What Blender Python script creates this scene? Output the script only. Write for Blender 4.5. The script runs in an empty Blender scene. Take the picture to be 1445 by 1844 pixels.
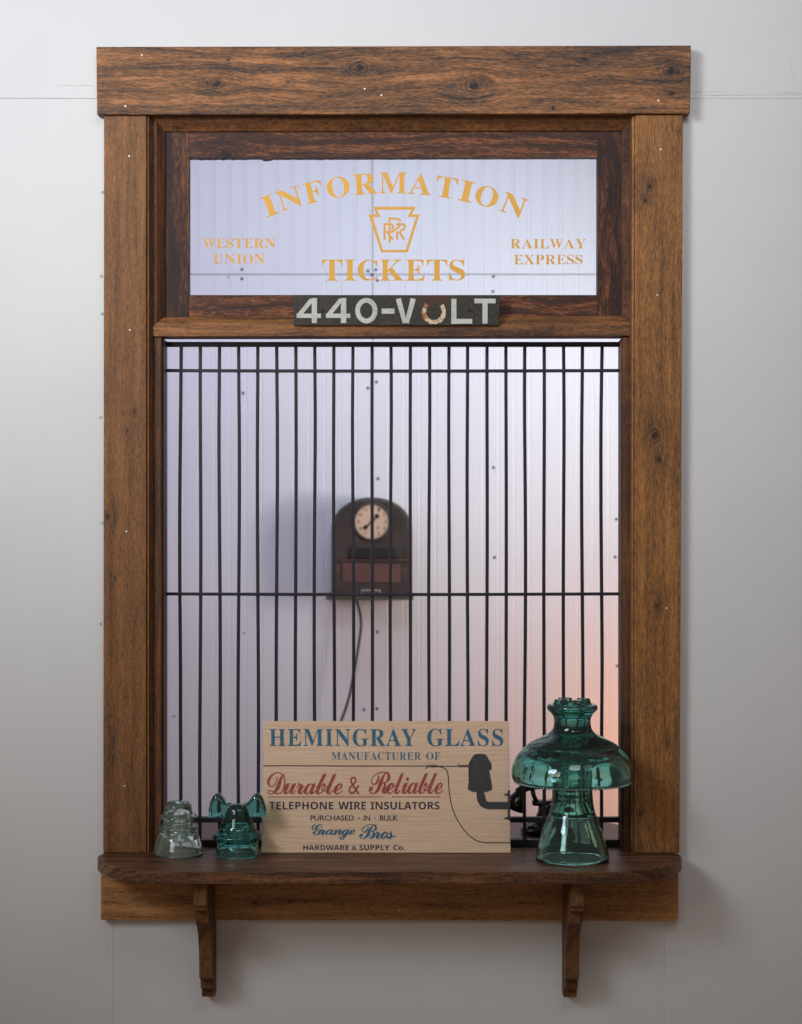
import bpy, bmesh, math, random
from mathutils import Vector, Matrix
random.seed(7)
scene = bpy.context.scene
C = scene.collection

# ------------------------------------------------------------------ camera
CAMZ, DIST, PPM = 1.5, 3.0, 1050.0            # camera height, distance to the wall, photo pixels per metre at the wall
cam = bpy.data.cameras.new('camera')
cam.sensor_fit = 'VERTICAL'; cam.sensor_height = 36; cam.sensor_width = 36
cam.lens = 36 * DIST / (1844 / PPM)
cam.clip_start = .05; cam.clip_end = 60
cam.dof.use_dof = True; cam.dof.focus_distance = 2.98; cam.dof.aperture_fstop = 4.6
camo = bpy.data.objects.new('camera', cam); C.objects.link(camo)
camo.location = (0, -DIST, CAMZ); camo.rotation_euler = (math.pi / 2, 0, 0)
scene.camera = camo
scene.render.resolution_x = 802; scene.render.resolution_y = 1024

# ------------------------------------------------------------------ world and lights
world = bpy.data.worlds.new('World'); scene.world = world; world.use_nodes = True
bg = world.node_tree.nodes['Background']
bg.inputs[0].default_value = (1.0, .77, .62, 1); bg.inputs[1].default_value = .15

def area(name, loc, target, sx, sy, power, col, spread=180):
    l = bpy.data.lights.new(name, 'AREA'); l.shape = 'RECTANGLE'; l.size = sx; l.size_y = sy
    l.energy = power; l.color = col; l.spread = math.radians(spread)
    o = bpy.data.objects.new(name, l); C.objects.link(o); o.location = loc
    o.rotation_euler = (Vector(target) - Vector(loc)).to_track_quat('-Z', 'Y').to_euler()
    return o
# the room in front: high windows on the left, an added fill on the right, two tall windows behind the camera
area('left_high_window_light', (-2.2, -2.4, 3.0), (-.35, 0, 2.22), .9, .9, 10.2, (.82, .95, 1.10), 64)
area('left_window_light', (-1.5, -2.4, 2.3), (-.45, 0, 2.12), .9, .9, 4.1, (1.0, .96, .91), 68)
area('ceiling_light', (.3, -2.2, 3.2), (.35, 0, 2.2), .9, .8, 3.7, (.90, .97, 1.08), 72)
area('right_high_fill_light', (1.6, -2.2, 3.2), (.35, 0, 2.2), .9, .8, 1.2, (.85, .93, 1.1), 90)  # added fill that balances the wall tones, no window known here
area('rear_window_light', (-.62, -5.2, 1.65), (0, 0, 1.4), .4, 1.3, 2, (1.0, .94, .88))
area('rear_window_light', (.35, -5.2, 1.65), (0, 0, 1.4), .4, 1.3, 2, (1.0, .94, .88))
# the room behind the grille: cool daylight from the right, a warm lamp low on the right
area('office_window_light', (1.45, .25, 1.45), (-.12, 1.5, 1.70), .34, .34, 2.7, (.98, .90, .93), 78)
area('office_high_window_light', (1.5, .3, 1.9), (.38, 1.5, 1.95), .4, .4, 1.5, (.88, .98, 1.0), 60)
area('office_left_fill_light', (-1.3, .4, 2.0), (-.2, 1.5, 2.0), .5, .6, 3.4, (.70, .62, 1.22))  # added violet-blue fill for the far wall, not an actual window
area('office_ceiling_light', (-.1, .45, 2.8), (0, 1.5, 2.0), 1.5, .5, 3.0, (.84, .95, 1.22), 80)
area('office_lamp_light', (.82, 1.14, .90), (.48, 1.5, .98), .20, .20, 1.6, (1.0, .30, .02))

scene.view_settings.view_transform = 'Standard'; scene.view_settings.look = 'None'
scene.view_settings.gamma = 1; scene.view_settings.exposure = 0
scene.cycles.use_adaptive_sampling = True; scene.cycles.adaptive_threshold = .02
scene.cycles.use_denoising = True
scene.cycles.max_bounces = 14; scene.cycles.transmission_bounces = 14; scene.cycles.diffuse_bounces = 4
scene.cycles.blur_glossy = .6

# ------------------------------------------------------------------ helpers
def K(y): return (DIST + y) / DIST / PPM
def X(px, y): return (px - 722.5) * K(y)
def Z(py, y): return CAMZ + (922 - py) * K(y)
def P(px, py, y): return Vector((X(px, y), y, Z(py, y)))

def link(name, bm, mat=None, parent=None, smooth=False, **props):
    me = bpy.data.meshes.new(name)
    if isinstance(bm, tuple): me.from_pydata(*bm)
    else:
        bmesh.ops.recalc_face_normals(bm, faces=bm.faces[:]); bm.to_mesh(me); bm.free()
    me.validate()
    if smooth: me.polygons.foreach_set('use_smooth', [True] * len(me.polygons))
    o = bpy.data.objects.new(name, me); C.objects.link(o)
    if mat: me.materials.append(mat)
    if parent: o.parent = parent; o.matrix_parent_inverse = parent_world(parent).inverted()
    for k, v in props.items(): o[k] = v
    return o
def parent_world(o):
    m = Matrix.LocRotScale(o.location, o.rotation_euler, o.scale)
    if o.parent: m = parent_world(o.parent) @ o.matrix_parent_inverse @ m
    return m
def local_link(name, bm, mat, parent, **kw):          # geometry already in the parent's own space
    o = link(name, bm, mat, None, **kw); o.parent = parent; return o
def thing(name, label, cat, loc=(0, 0, 0), group=None):
    o = bpy.data.objects.new(name, None); C.objects.link(o); o.location = loc
    o.empty_display_size = .05; o['label'] = label; o['category'] = cat
    if group: o['group'] = group
    return o
def prism(bm, pts, axis, a, b):
    """pts: 2-D outline; axis 'y': (x,z) outline extruded in y; 'x': (y,z) outline extruded in x; 'z': (x,y) outline in z"""
    def f(p, t):
        return {'y': (p[0], t, p[1]), 'x': (t, p[0], p[1]), 'z': (p[0], p[1], t)}[axis]
    A = [bm.verts.new(f(p, a)) for p in pts]; B = [bm.verts.new(f(p, b)) for p in pts]
    fs = [bm.faces.new(A), bm.faces.new(B[::-1])]
    n = len(pts)
    for i in range(n): fs.append(bm.faces.new((A[i], B[i], B[(i + 1) % n], A[(i + 1) % n])))
    return A + B, fs
def bevel(bm, w, seg=2, edges=None):
    bmesh.ops.recalc_face_normals(bm, faces=bm.faces[:])
    e = edges or [e for e in bm.edges if len(e.link_faces) == 2 and e.calc_face_angle(0) > .6]
    bmesh.ops.bevel(bm, geom=e, offset=w, offset_type='OFFSET', segments=seg, profile=.6, affect='EDGES', clamp_overlap=True)
def box(bm, x0, x1, y0, y1, z0, z1): return prism(bm, [(x0, z0), (x1, z0), (x1, z1), (x0, z1)], 'y', y0, y1)
def board(name, quad, yf, yb, mat, parent, bw=.0015, **kw):
    """quad: photo pixel corners of the front face, built at its real depth yf"""
    bm = bmesh.new(); prism(bm, [(X(a, yf), Z(b, yf)) for a, b in quad], 'y', yf, yb)
    if bw: bevel(bm, bw)
    return link(name, bm, mat, parent, **kw)
def rect(x0, y0, x1, y1): return [(x0, y1), (x1, y1), (x1, y0), (x0, y0)]
def lathe(bm, prof, n=64, cx=0, cy=0, close=True):
    """prof: (r, z); r=0 ends become poles"""
    rings = []
    for r, z in prof:
        if r < 1e-6: rings.append([bm.verts.new((cx, cy, z))])
        else: rings.append([bm.verts.new((cx + r * math.cos(2 * math.pi * i / n), cy + r * math.sin(2 * math.pi * i / n), z)) for i in range(n)])
    m = len(rings)
    for j in range(m if close else m - 1):
        a, b = rings[j], rings[(j + 1) % m]
        if len(a) == 1 and len(b) == 1: continue
        for i in range(n):
            k = (i + 1) % n
            if len(a) == 1: bm.faces.new((a[0], b[i], b[k]))
            elif len(b) == 1: bm.faces.new((a[i], a[k], b[0]))
            else: bm.faces.new((a[i], a[k], b[k], b[i]))
def catmull(pts, sub):
    out = []; n = len(pts)
    for i in range(n - 1):
        p0, p1, p2, p3 = pts[max(i - 1, 0)], pts[i], pts[i + 1], pts[min(i + 2, n - 1)]
        for s in range(sub):
            t = s / sub
            out.append(tuple(.5 * (2 * b + (c - a) * t + (2 * a - 5 * b + 4 * c - d) * t * t + (-a + 3 * b - 3 * c + d) * t ** 3) for a, b, c, d in zip(p0, p1, p2, p3)))
    out.append(tuple(pts[-1])); return out
def tube(bm, pts, r, n=8):
    pts = [Vector(p) for p in pts]; rings = []
    for i, p in enumerate(pts):
        d = (pts[min(i + 1, len(pts) - 1)] - pts[max(i - 1, 0)]).normalized()
        a = d.cross(Vector((0, 1, 0)))
        if a.length < .1: a = d.cross(Vector((1, 0, 0)))
        a.normalize(); b = d.cross(a); rr = r[i] if isinstance(r, (list, tuple)) else r
        rings.append([bm.verts.new(p + (a * math.cos(2 * math.pi * k / n) + b * math.sin(2 * math.pi * k / n)) * rr) for k in range(n)])
    for a, b in zip(rings, rings[1:]):
        for k in range(n): bm.faces.new((a[k], a[(k + 1) % n], b[(k + 1) % n], b[k]))
    bm.faces.new(rings[0]); bm.faces.new(rings[-1][::-1])
def disc(bm, c, r, y0, y1, n=20):
    prism(bm, [(c[0] + r * math.cos(2 * math.pi * i / n), c[1] + r * math.sin(2 * math.pi * i / n)) for i in range(n)], 'y', y0, y1)

# lettering -------------------------------------------------------
FM = {'bold': (0x1D400, 0x1D41A), 'script': (0x1D4D0, 0x1D4EA), 'sansb': (0x1D5D4, 0x1D5EE)}
def fm(s, f):
    if f not in FM: return s
    u, l = FM[f]
    return ''.join(chr(u + ord(c) - 65) if 'A' <= c <= 'Z' else chr(l + ord(c) - 97) if 'a' <= c <= 'z' else c for c in s)
def glyphs(s, f='sans', off=0., space=1.):
    c = bpy.data.curves.new('t', 'FONT'); c.body = fm(s, f); c.size = 1; c.extrude = .01; c.offset = off
    c.space_character = space; c.resolution_u = 6
    o = bpy.data.objects.new('t', c); C.objects.link(o)
    me = bpy.data.meshes.new_from_object(o)
    vs = [v.co.copy() for v in me.vertices]; fs = [tuple(p.vertices) for p in me.polygons]
    bpy.data.objects.remove(o); bpy.data.curves.remove(c); bpy.data.meshes.remove(me)
    x0 = min(v.x for v in vs); x1 = max(v.x for v in vs); y0 = min(v.y for v in vs); y1 = max(v.y for v in vs)
    return [((v.x - x0) / (x1 - x0), (v.y - y0) / (y1 - y0), 1 if v.z > 0 else 0) for v in vs], fs, (x1 - x0) / (y1 - y0)

# ------------------------------------------------------------------ materials
class NT:
    def __init__(s, name):
        s.m = bpy.data.materials.new(name); s.m.use_nodes = True; s.t = s.m.node_tree; s.t.nodes.clear()
        s.out = s.t.nodes.new('ShaderNodeOutputMaterial')
    def n(s, kind, **kw):
        nd = s.t.nodes.new('ShaderNode' + kind)
        for k, v in kw.items(): setattr(nd, k, v)
        return nd
    def put(s, sock, v):
        if isinstance(v, bpy.types.NodeSocket): s.t.links.new(v, sock)
        else: sock.default_value = v
    def math(s, op, a, b=0., c=0.):
        nd = s.n('Math', operation=op); s.put(nd.inputs[0], a); s.put(nd.inputs[1], b)
        if op in ('MULTIPLY_ADD', 'SMOOTH_MIN', 'SMOOTH_MAX'): s.put(nd.inputs[2], c)
        return nd.outputs[0]
    def xyz(s, a, b, c):
        nd = s.n('CombineXYZ'); s.put(nd.inputs[0], a); s.put(nd.inputs[1], b); s.put(nd.inputs[2], c); return nd.outputs[0]
    def coord(s, kind='Object'): return s.n('TexCoord').outputs[kind]
    def sep(s, v): nd = s.n('SeparateXYZ'); s.put(nd.inputs[0], v); return nd.outputs
    def noise(s, vec, scale=1., detail=4., rough=.55, dist=0.):
        nd = s.n('TexNoise'); s.put(nd.inputs['Vector'], vec); nd.inputs['Scale'].default_value = scale
        nd.inputs['Detail'].default_value = detail; nd.inputs['Roughness'].default_value = rough; nd.inputs['Distortion'].default_value = dist
        return nd.outputs[0]
    def ramp(s, f, stops):
        nd = s.n('ValToRGB'); s.put(nd.inputs[0], f); e = nd.color_ramp.elements
        while len(e) < len(stops): e.new(.5)
        for i, (p, c) in enumerate(stops):
            e[i].position = p; e[i].color = (c, c, c, 1) if isinstance(c, (int, float)) else (*c, 1)
        return nd.outputs[0]
    def mix(s, f, a, b, mode='MIX'):
        nd = s.n('Mix', data_type='RGBA', blend_type=mode); s.put(nd.inputs[0], f)
        for i, v in ((6, a), (7, b)):
            s.put(nd.inputs[i], (*v, 1) if isinstance(v, tuple) else v)
        return nd.outputs[2]
    def bump(s, h, strength, dist):
        nd = s.n('Bump'); s.put(nd.inputs['Height'], h); nd.inputs['Strength'].default_value = strength
        nd.inputs['Distance'].default_value = dist; return nd.outputs[0]
    def bsdf(s, color, rough=.5, metal=0., normal=None, spec=.5, **kw):
        b = s.n('BsdfPrincipled')
        s.put(b.inputs['Base Color'], (*color, 1) if isinstance(color, tuple) else color)
        s.put(b.inputs['Roughness'], rough); s.put(b.inputs['Metallic'], metal); s.put(b.inputs['Specular IOR Level'], spec)
        if normal: s.put(b.inputs['Normal'], normal)
        for k, v in kw.items(): s.put(b.inputs[k], v)
        s.t.links.new(b.outputs[0], s.out.inputs[0]); return s.m

def plain(name, col, rough=.5, metal=0., var=.12, scale=40, spec=.5, bump=0.):
    t = NT(name); co = t.coord(); n = t.noise(co, scale, 5, .6)
    c = t.mix(t.ramp(n, [(.3, 0), (.7, 1)]), tuple(x * (1 - var) for x in col), tuple(min(1, x * (1 + var)) for x in col))
    nm = t.bump(t.noise(co, scale * 6, 4), .3, bump) if bump else None
    return t.bsdf(c, t.math('MULTIPLY_ADD', n, .15, rough - .07), metal, nm, spec)

def wood(name, axis, light, mid, dark, seed=0., contrast=1., rings=60., knots=(), rough=.5, ringamp=.5, fig=1., knotscale=1.):
    """stained alder: axis 'x' or 'z' is the way the grain runs; knots: photo pixels (px, py, radius px) at the casing's depth"""
    t = NT(name); s = t.sep(t.coord())
    u, v, w = (s[0], s[2], s[1]) if axis == 'x' else (s[2], s[0], s[1])
    v0 = t.math('MULTIPLY_ADD', w, .83, v)
    lo = t.noise(t.xyz(t.math('MULTIPLY', u, 3.2), t.math('MULTIPLY', v0, 9.), seed), 1, 2)
    vv = t.math('MULTIPLY_ADD', t.math('SUBTRACT', lo, .5), .030 * fig, v0)
    core = None; halo = None; kring = None
    for kx, ky, kr in knots:
        a, b = X(kx, -.02), Z(ky, -.02)
        ku, kv = (a, b) if axis == 'x' else (b, a)
        r = kr * K(-.02) * knotscale
        du = t.math('SUBTRACT', u, ku); dv = t.math('SUBTRACT', v0, kv - .02 * .83)
        q = t.math('ADD', t.math('POWER', t.math('ABSOLUTE', t.math('DIVIDE', du, r * 3.6)), 2.), t.math('POWER', t.math('ABSOLUTE', t.math('DIVIDE', dv, r * 2.2)), 2.))
        g = t.math('EXPONENT', t.math('MULTIPLY', q, -1.))
        vv = t.math('SUBTRACT', vv, t.math('MULTIPLY', t.math('MULTIPLY', dv, g), .88))
        q2 = t.math('ADD', t.math('POWER', t.math('ABSOLUTE', t.math('DIVIDE', du, r * 1.15)), 2.), t.math('POWER', t.math('ABSOLUTE', t.math('DIVIDE', dv, r * .85)), 2.))
        q2 = t.math('ADD', q2, t.math('MULTIPLY', t.math('SUBTRACT', t.noise(t.xyz(u, v0, seed + 3), 110, 3), .5), 1.6))
        kr_ = t.math('MULTIPLY', t.math('SINE', t.math('MULTIPLY', t.math('SQRT', t.math('MAXIMUM', q2, 0.)), 11.)), t.math('EXPONENT', t.math('MULTIPLY', q2, -.42)))
        kring = kr_ if kring is None else t.math('ADD', kring, kr_)
        g2 = t.math('EXPONENT', t.math('MULTIPLY', q2, -2.4))
        core = g2 if core is None else t.math('MAXIMUM', core, g2)
        halo = g if halo is None else t.math('MAXIMUM', halo, g)
    # growth rings
    rp = t.math('MULTIPLY_ADD', vv, rings * 6.28, t.math('MULTIPLY', t.noise(t.xyz(t.math('MULTIPLY', u, 2.2), t.math('MULTIPLY', vv, 22.), seed + 7), 1, 3), 18.))
    ring = t.math('MULTIPLY_ADD', t.math('SINE', rp), .5, .5)
    streak = t.noise(t.xyz(t.math('MULTIPLY', u, 7.), t.math('MULTIPLY', vv, 95.), seed + 1), 1, 7, .68)
    streak2 = t.noise(t.xyz(t.math('MULTIPLY', u, 22.), t.math('MULTIPLY', vv, 260.), seed + 2), 1, 5, .72)
    fibre = t.noise(t.xyz(t.math('MULTIPLY', u, 95.), t.math('MULTIPLY', v0, 560.), seed + 4), 1, 3, .75)
    blot = t.noise(t.xyz(t.math('MULTIPLY', u, 5.), t.math('MULTIPLY', v0, 16.), seed + 5), 1, 5, .62)
    f = t.math('MULTIPLY', t.math('SUBTRACT', streak, .5), 1.25 * contrast)
    f = t.math('MULTIPLY_ADD', t.math('SUBTRACT', streak2, .5), 1.05 * contrast, f)
    band = t.noise(t.xyz(t.math('MULTIPLY', u, 1.4), t.math('MULTIPLY', vv, 62.), seed + 12), 1, 3, .5)
    f = t.math('MULTIPLY_ADD', t.math('SUBTRACT', band, .5), .9 * contrast, f)
    rr = t.math('POWER', ring, 3.)
    f = t.math('MULTIPLY_ADD', t.math('SUBTRACT', .35, rr), .30 * ringamp * contrast, f)
    f = t.math('MULTIPLY_ADD', t.math('SUBTRACT', blot, .5), .65 * contrast, f)
    f = t.math('MULTIPLY_ADD', t.math('SUBTRACT', fibre, .5), 1.55, f)
    f = t.math('ADD', f, .47)
    if kring is not None: f = t.math('MULTIPLY_ADD', kring, .20, f)
    if halo is not None: f = t.math('SUBTRACT', f, t.math('MULTIPLY', halo, .18))
    col = t.ramp(f, [(.06, dark), (.47, mid), (.92, light)])
    if core is not None:
        cf = t.math('MULTIPLY', core, t.math('ADD', .62, t.noise(t.xyz(u, v0, seed + 9), 330, 3)))
        cf = t.math('MINIMUM', cf, .92)
        col = t.mix(cf, col, tuple(c * .5 for c in dark))
    h = t.math('ADD', t.math('MULTIPLY', streak2, .6), t.math('MULTIPLY', fibre, .5))
    nm = t.bump(h, .30, .0006)
    return t.bsdf(col, t.math('MULTIPLY_ADD', streak, -.15, rough + .12), 0, nm, .22)

WL, WM, WD = (.52, .195, .078), (.205, .080, .036), (.035, .021, .017)
m_header = wood('header_wood', 'x', (0.414, 0.168, 0.065), (0.166, 0.074, 0.030), (0.030, 0.023, 0.022), 1.3, 1.02, 26,
                [(393, 156, 11), (647, 128, 13), (853, 160, 13), (1208, 132, 13), (1209, 174, 7), (412, 113, 4), (1053, 112, 5), (996, 201, 5), (520, 153, 4)], fig=1.0)
m_casing_l = wood('left_casing_wood', 'z', (0.320, 0.132, 0.044), (0.173, 0.074, 0.026), (0.054, 0.030, 0.019), 4.1, .62, 20,
                  [(195, 930, 9), (230, 775, 3), (243, 740, 3), (228, 1255, 3), (222, 1180, 2), (208, 1040, 2)], fig=.6)
m_casing_r = wood('right_casing_wood', 'z', (0.442, 0.189, 0.056), (0.228, 0.096, 0.030), (0.066, 0.036, 0.020), 8.7, .58, 22,
                  [(1172, 334, 9), (1163, 361, 6), (1180, 785, 12), (1188, 828, 7), (1226, 235, 3), (1185, 1090, 6), (1155, 1465, 7), (1150, 1545, 8), (1203, 1340, 3)], fig=1.0)
m_apron = wood('apron_wood', 'x', (0.546, 0.270, 0.105), (0.336, 0.157, 0.058), (0.100, 0.048, 0.020), 11.2, .7, 34, [(460, 1625, 4)], fig=.7)
m_sash_h = wood('sash_rail_wood', 'x', (0.29, 0.098, 0.037), (0.060, 0.022, 0.011), (0.022, 0.013, 0.012), 15.5, .82, 30,
                [(405, 243, 16), (750, 250, 7), (1010, 575, 8), (893, 596, 7)], fig=1.6, ringamp=1.0)
m_sash_v = wood('sash_stile_wood', 'z', (0.19, 0.066, 0.026), (0.038, 0.014, 0.008), (0.018, 0.010, 0.009), 19.4, .85, 26,
                [(1100, 262, 8), (318, 500, 8), (1098, 500, 9)], fig=2.0, ringamp=1.0)
m_mull = wood('mullion_wood', 'x', (0.331, 0.131, 0.044), (0.144, 0.061, 0.023), (0.032, 0.020, 0.015), 23.1, 1.0, 30, [(985, 595, 9), (895, 597, 6)], fig=.8)
m_stop_v = wood('stop_wood', 'z', (0.207, 0.081, 0.031), (0.095, 0.038, 0.016), (0.026, 0.016, 0.013), 27.8, .8, 30, [(283, 1010, 3), (284, 1350, 3), (1130, 1285, 6)], fig=.7)
m_stop_h = wood('top_stop_wood', 'x', (0.280, 0.109, 0.040), (0.145, 0.057, 0.021), (0.040, 0.023, 0.015), 30.2, .7, 30, (), fig=.7)
m_shelf = wood('shelf_wood', 'x', (0.274, 0.116, 0.050), (0.102, 0.046, 0.022), (0.019, 0.012, 0.011), 35.0, 1.05, 40, [(345, 1580, 7), (480, 1583, 5), (300, 1600, 6)], fig=1.4, rough=.36)
m_bracket = wood('bracket_wood', 'z', (0.251, 0.107, 0.034), (0.120, 0.052, 0.020), (0.030, 0.015, 0.010), 39.0, .8, 60, (), fig=.3)
m_counter = wood('counter_wood', 'x', (0.268, 0.127, 0.067), (0.177, 0.078, 0.041), (0.060, 0.033, 0.024), 42.0, .5, 30, (), fig=.7, rough=.4)
m_under = plain('sign_edge', (.10, .06, .05), .6)

def wallmat():
    t = NT('painted_wall'); co = t.coord()
    a = t.noise(co, 2.3, 3); b = t.noise(co, 14, 4); sp = t.noise(co, 75, 2)
    c = t.mix(t.ramp(a, [(.3, 0), (.7, 1)]), (.600, .578, .558), (.640, .618, .597))
    c = t.mix(t.ramp(sp, [(.755, 0), (.80, .22)]), c, (.40, .385, .37))
    h = t.math('ADD', t.math('MULTIPLY', a, 2.), t.math('ADD', t.math('MULTIPLY', b, .35), t.math('MULTIPLY', t.noise(co, 420, 3), .05)))
    return t.bsdf(c, .5, 0, t.bump(h, .35, .0035), .3)
m_wall = wallmat()
m_seam = plain('dark_joint', (.50, .49, .475), .8)
m_crack = plain('paint_crack', (.33, .31, .30), .8)
def plankmat():
    t = NT('white_beadboard'); co = t.coord(); s = t.sep(co)
    n = t.noise(t.xyz(t.math('MULTIPLY', s[0], 6.), s[1], t.math('MULTIPLY', s[2], 1.2)), 1, 3)
    d = t.noise(t.xyz(t.math('MULTIPLY', s[0], 120.), s[1], t.math('MULTIPLY', s[2], 14.)), 1, 4)
    c = t.mix(n, (.74, .74, .76), (.82, .82, .83)); c = t.mix(t.ramp(d, [(.68, 0), (.78, .25)]), c, (.5, .47, .44))
    return t.bsdf(c, .42, 0, None, .4)
m_plank = plankmat()
m_screw = plain('dark_screw', (.06, .05, .045), .5, .6)
m_wscrew = plain('painted_screw', (.56, .55, .53), .5)
m_slot = plain('screw_slot', (.12, .11, .10), .7)
m_nail = plain('nail_head', (.80, .78, .74), .35, .3)
def ironmat():
    t = NT('black_iron'); co = t.coord(); n = t.noise(co, 160, 5, .7); w = t.noise(co, 35, 5, .65)
    c = t.mix(t.ramp(n, [(.60, 0), (.78, .5)]), (.014, .011, .017), (.11, .11, .12))
    c = t.mix(t.ramp(w, [(.62, 0), (.75, .4)]), c, (.045, .04, .04))
    return t.bsdf(c, t.math('MULTIPLY_ADD', n, .3, .35), .1, t.bump(n, .4, .0006), .4)
m_iron = ironmat()
def paneglass():
    t = NT('window_glass'); g = t.n('BsdfGlossy'); g.inputs['Roughness'].default_value = .02; tr = t.n('BsdfTransparent')
    tr.inputs[0].default_value = (.97, .98, .985, 1)
    f = t.n('Fresnel'); f.inputs[0].default_value = 1.45; mx = t.n('MixShader')
    t.put(mx.inputs[0], t.math('MULTIPLY', f.outputs[0], .9)); t.put(mx.inputs[1], tr.outputs[0]); t.put(mx.inputs[2], g.outputs[0])
    t.put(t.out.inputs[0], mx.outputs[0]); return t.m
m_pane = paneglass()
m_gold = plain('gold_lettering', (.66, .325, .030), .45, 0, .05, 20)

def insglass(name, tint, absorb, density, rough=0.0, bumps=.0, bsc=60, dust=.08, dcol=(.5, .55, .5)):
    t = NT(name); g = t.n('BsdfGlass'); g.inputs['Color'].default_value = (*tint, 1); g.inputs['Roughness'].default_value = rough; g.inputs['IOR'].default_value = 1.5
    if bumps:
        co = t.coord(); t.put(g.inputs['Normal'], t.bump(t.noise(co, bsc, 3), .5, bumps))
    d = t.n('BsdfDiffuse'); d.inputs[0].default_value = (*dcol, 1); mx = t.n('MixShader')
    dn = t.noise(t.coord(), 90, 4, .65)
    t.put(mx.inputs[0], t.math('MULTIPLY', t.ramp(dn, [(.3, .35), (.75, 1.)]), dust)); t.put(mx.inputs[1], g.outputs[0]); t.put(mx.inputs[2], d.outputs[0])
    t.put(t.out.inputs[0], mx.outputs[0])
    v = t.n('VolumeAbsorption'); v.inputs['Color'].default_value = (*absorb, 1); v.inputs['Density'].default_value = density
    t.put(t.out.inputs[1], v.outputs[0]); return t.m
m_clear = insglass('pale_green_glass', (.97, 1, .98), (.62, .80, .70), 20, bumps=.0006, dust=.18, dcol=(.44, .50, .42))
m_teal = insglass('teal_glass', (.90, 1, .98), (.02, .62, .58), 62, bumps=.0008, dust=.05, dcol=(.25, .45, .42))
m_big = insglass('blue_green_glass', (.86, .98, .95), (.06, .56, .49), 42, bumps=.0010, bsc=35, dust=.06, dcol=(.26, .42, .38))

# ------------------------------------------------------------------ the wall
def ring_boxes(bm, X0, X1, Z0, Z1, x0, x1, z0, z1, y0, y1):
    box(bm, X0, x0, y0, y1, Z0, Z1); box(bm, x1, X1, y0, y1, Z0, Z1)
    box(bm, x0, x1, y0, y1, Z0, z0); box(bm, x0, x1, y0, y1, z1, Z1)
ox0, ox1, oz0, oz1 = X(264, 0), X(1152, 0), Z(1545, 0), Z(205.5, 0)
bm = bmesh.new(); ring_boxes(bm, -2.2, 2.2, -.2, 3.2, ox0, ox1, oz0, oz1, .0130, .1)
bmesh.ops.remove_doubles(bm, verts=bm.verts[:], dist=1e-6)
wall = link('wall', bm, m_wall, kind='structure')
g = .00024
zs = Z(177.5, 0); xl, xr = X(204.5, 0), X(1196.5, 0)
def wpanel(x0, x1, z0, z1, back=.0132):
    bm = bmesh.new(); box(bm, x0, x1, 0, .0125, z0, z1); bevel(bm, .0004, 1); return link('wall_panel', bm, m_wall, wall)
wpanel(-2.2, 2.2, zs + g, 3.2)
wpanel(-2.2, xl - g, -.2, zs - g); wpanel(xr + g, 2.2, -.2, zs - g)
wpanel(xl + g, xr - g, -.2, oz0)
wpanel(xl + g, ox0, oz0 + g, zs - g); wpanel(ox1, xr - g, oz0 + g, zs - g)
wpanel(ox0 + g, ox1 - g, oz1, zs - g)
bm = bmesh.new(); box(bm, -2.2, 2.2, .0006, .0118, zs - g, zs + g)       # filler in the joints
box(bm, xl - g, xl + g, .0006, .0118, -.2, oz0); box(bm, xr - g, xr + g, .0006, .0118, -.2, oz0)
link('joint_filler', bm, m_seam, wall)
def crack(pts, w=.0007):
    bm = bmesh.new(); prev = None
    for i, (a, b) in enumerate(pts):
        p = P(a, b, -.0003); ww = w * (.4 + .8 * random.random()) * (.3 if i in (0, len(pts) - 1) else 1)
        q = (bm.verts.new(p + Vector((0, 0, ww / 2))), bm.verts.new(p - Vector((0, 0, ww / 2))))
        if prev: bm.faces.new((prev[0], q[0], q[1], prev[1]))
        prev = q
    for f in bmesh.ops.extrude_face_region(bm, geom=bm.faces[:])['geom']:
        if isinstance(f, bmesh.types.BMVert): f.co.y += .0006
    link('paint_crack', bm, m_crack, wall)
def wobble(x0, y0, x1, y1, n, a):
    return [(x0 + (x1 - x0) * i / n, y0 + (y1 - y0) * i / n + random.uniform(-a, a)) for i in range(n + 1)]
crack(wobble(101, 153.5, 170, 154.5, 9, .4), .0005); crack(wobble(132, 158, 147, 173, 4, .6), .0005)
crack(wobble(1248, 166, 1268, 165.5, 5, .8)); crack(wobble(1268, 165.5, 1310, 165, 7, .6), .0005)
crack(wobble(1420, 105, 1432, 146, 5, .3), .0007); crack(wobble(1395, 165, 1445, 168.5, 8, .5), .0006)
crack(wobble(1262, 171.5, 1445, 170.5, 24, .8), .0006)
crack(wobble(0, 176.5, 172, 177.2, 22, .6), .0005)
crack(wobble(192, 1712, 199, 1700, 4, .5), .0006); crack(wobble(1216, 1830, 1221, 1838, 4, .5), .001)
for a, b in ((184, 346), (184, 565), (180.5, 751), (184, 941), (181, 1123), (182, 497)):
    bm = bmesh.new(); c = (X(a, 0), Z(b, 0)); disc(bm, c, .0031, -.0012, .002); bevel(bm, .0006, 1)
    so = link('wall_screw', bm, m_wscrew, wall)
    bm = bmesh.new(); disc(bm, c, .0010, -.0014, -.001, 8); link('screw_recess', bm, m_slot, so)

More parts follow.
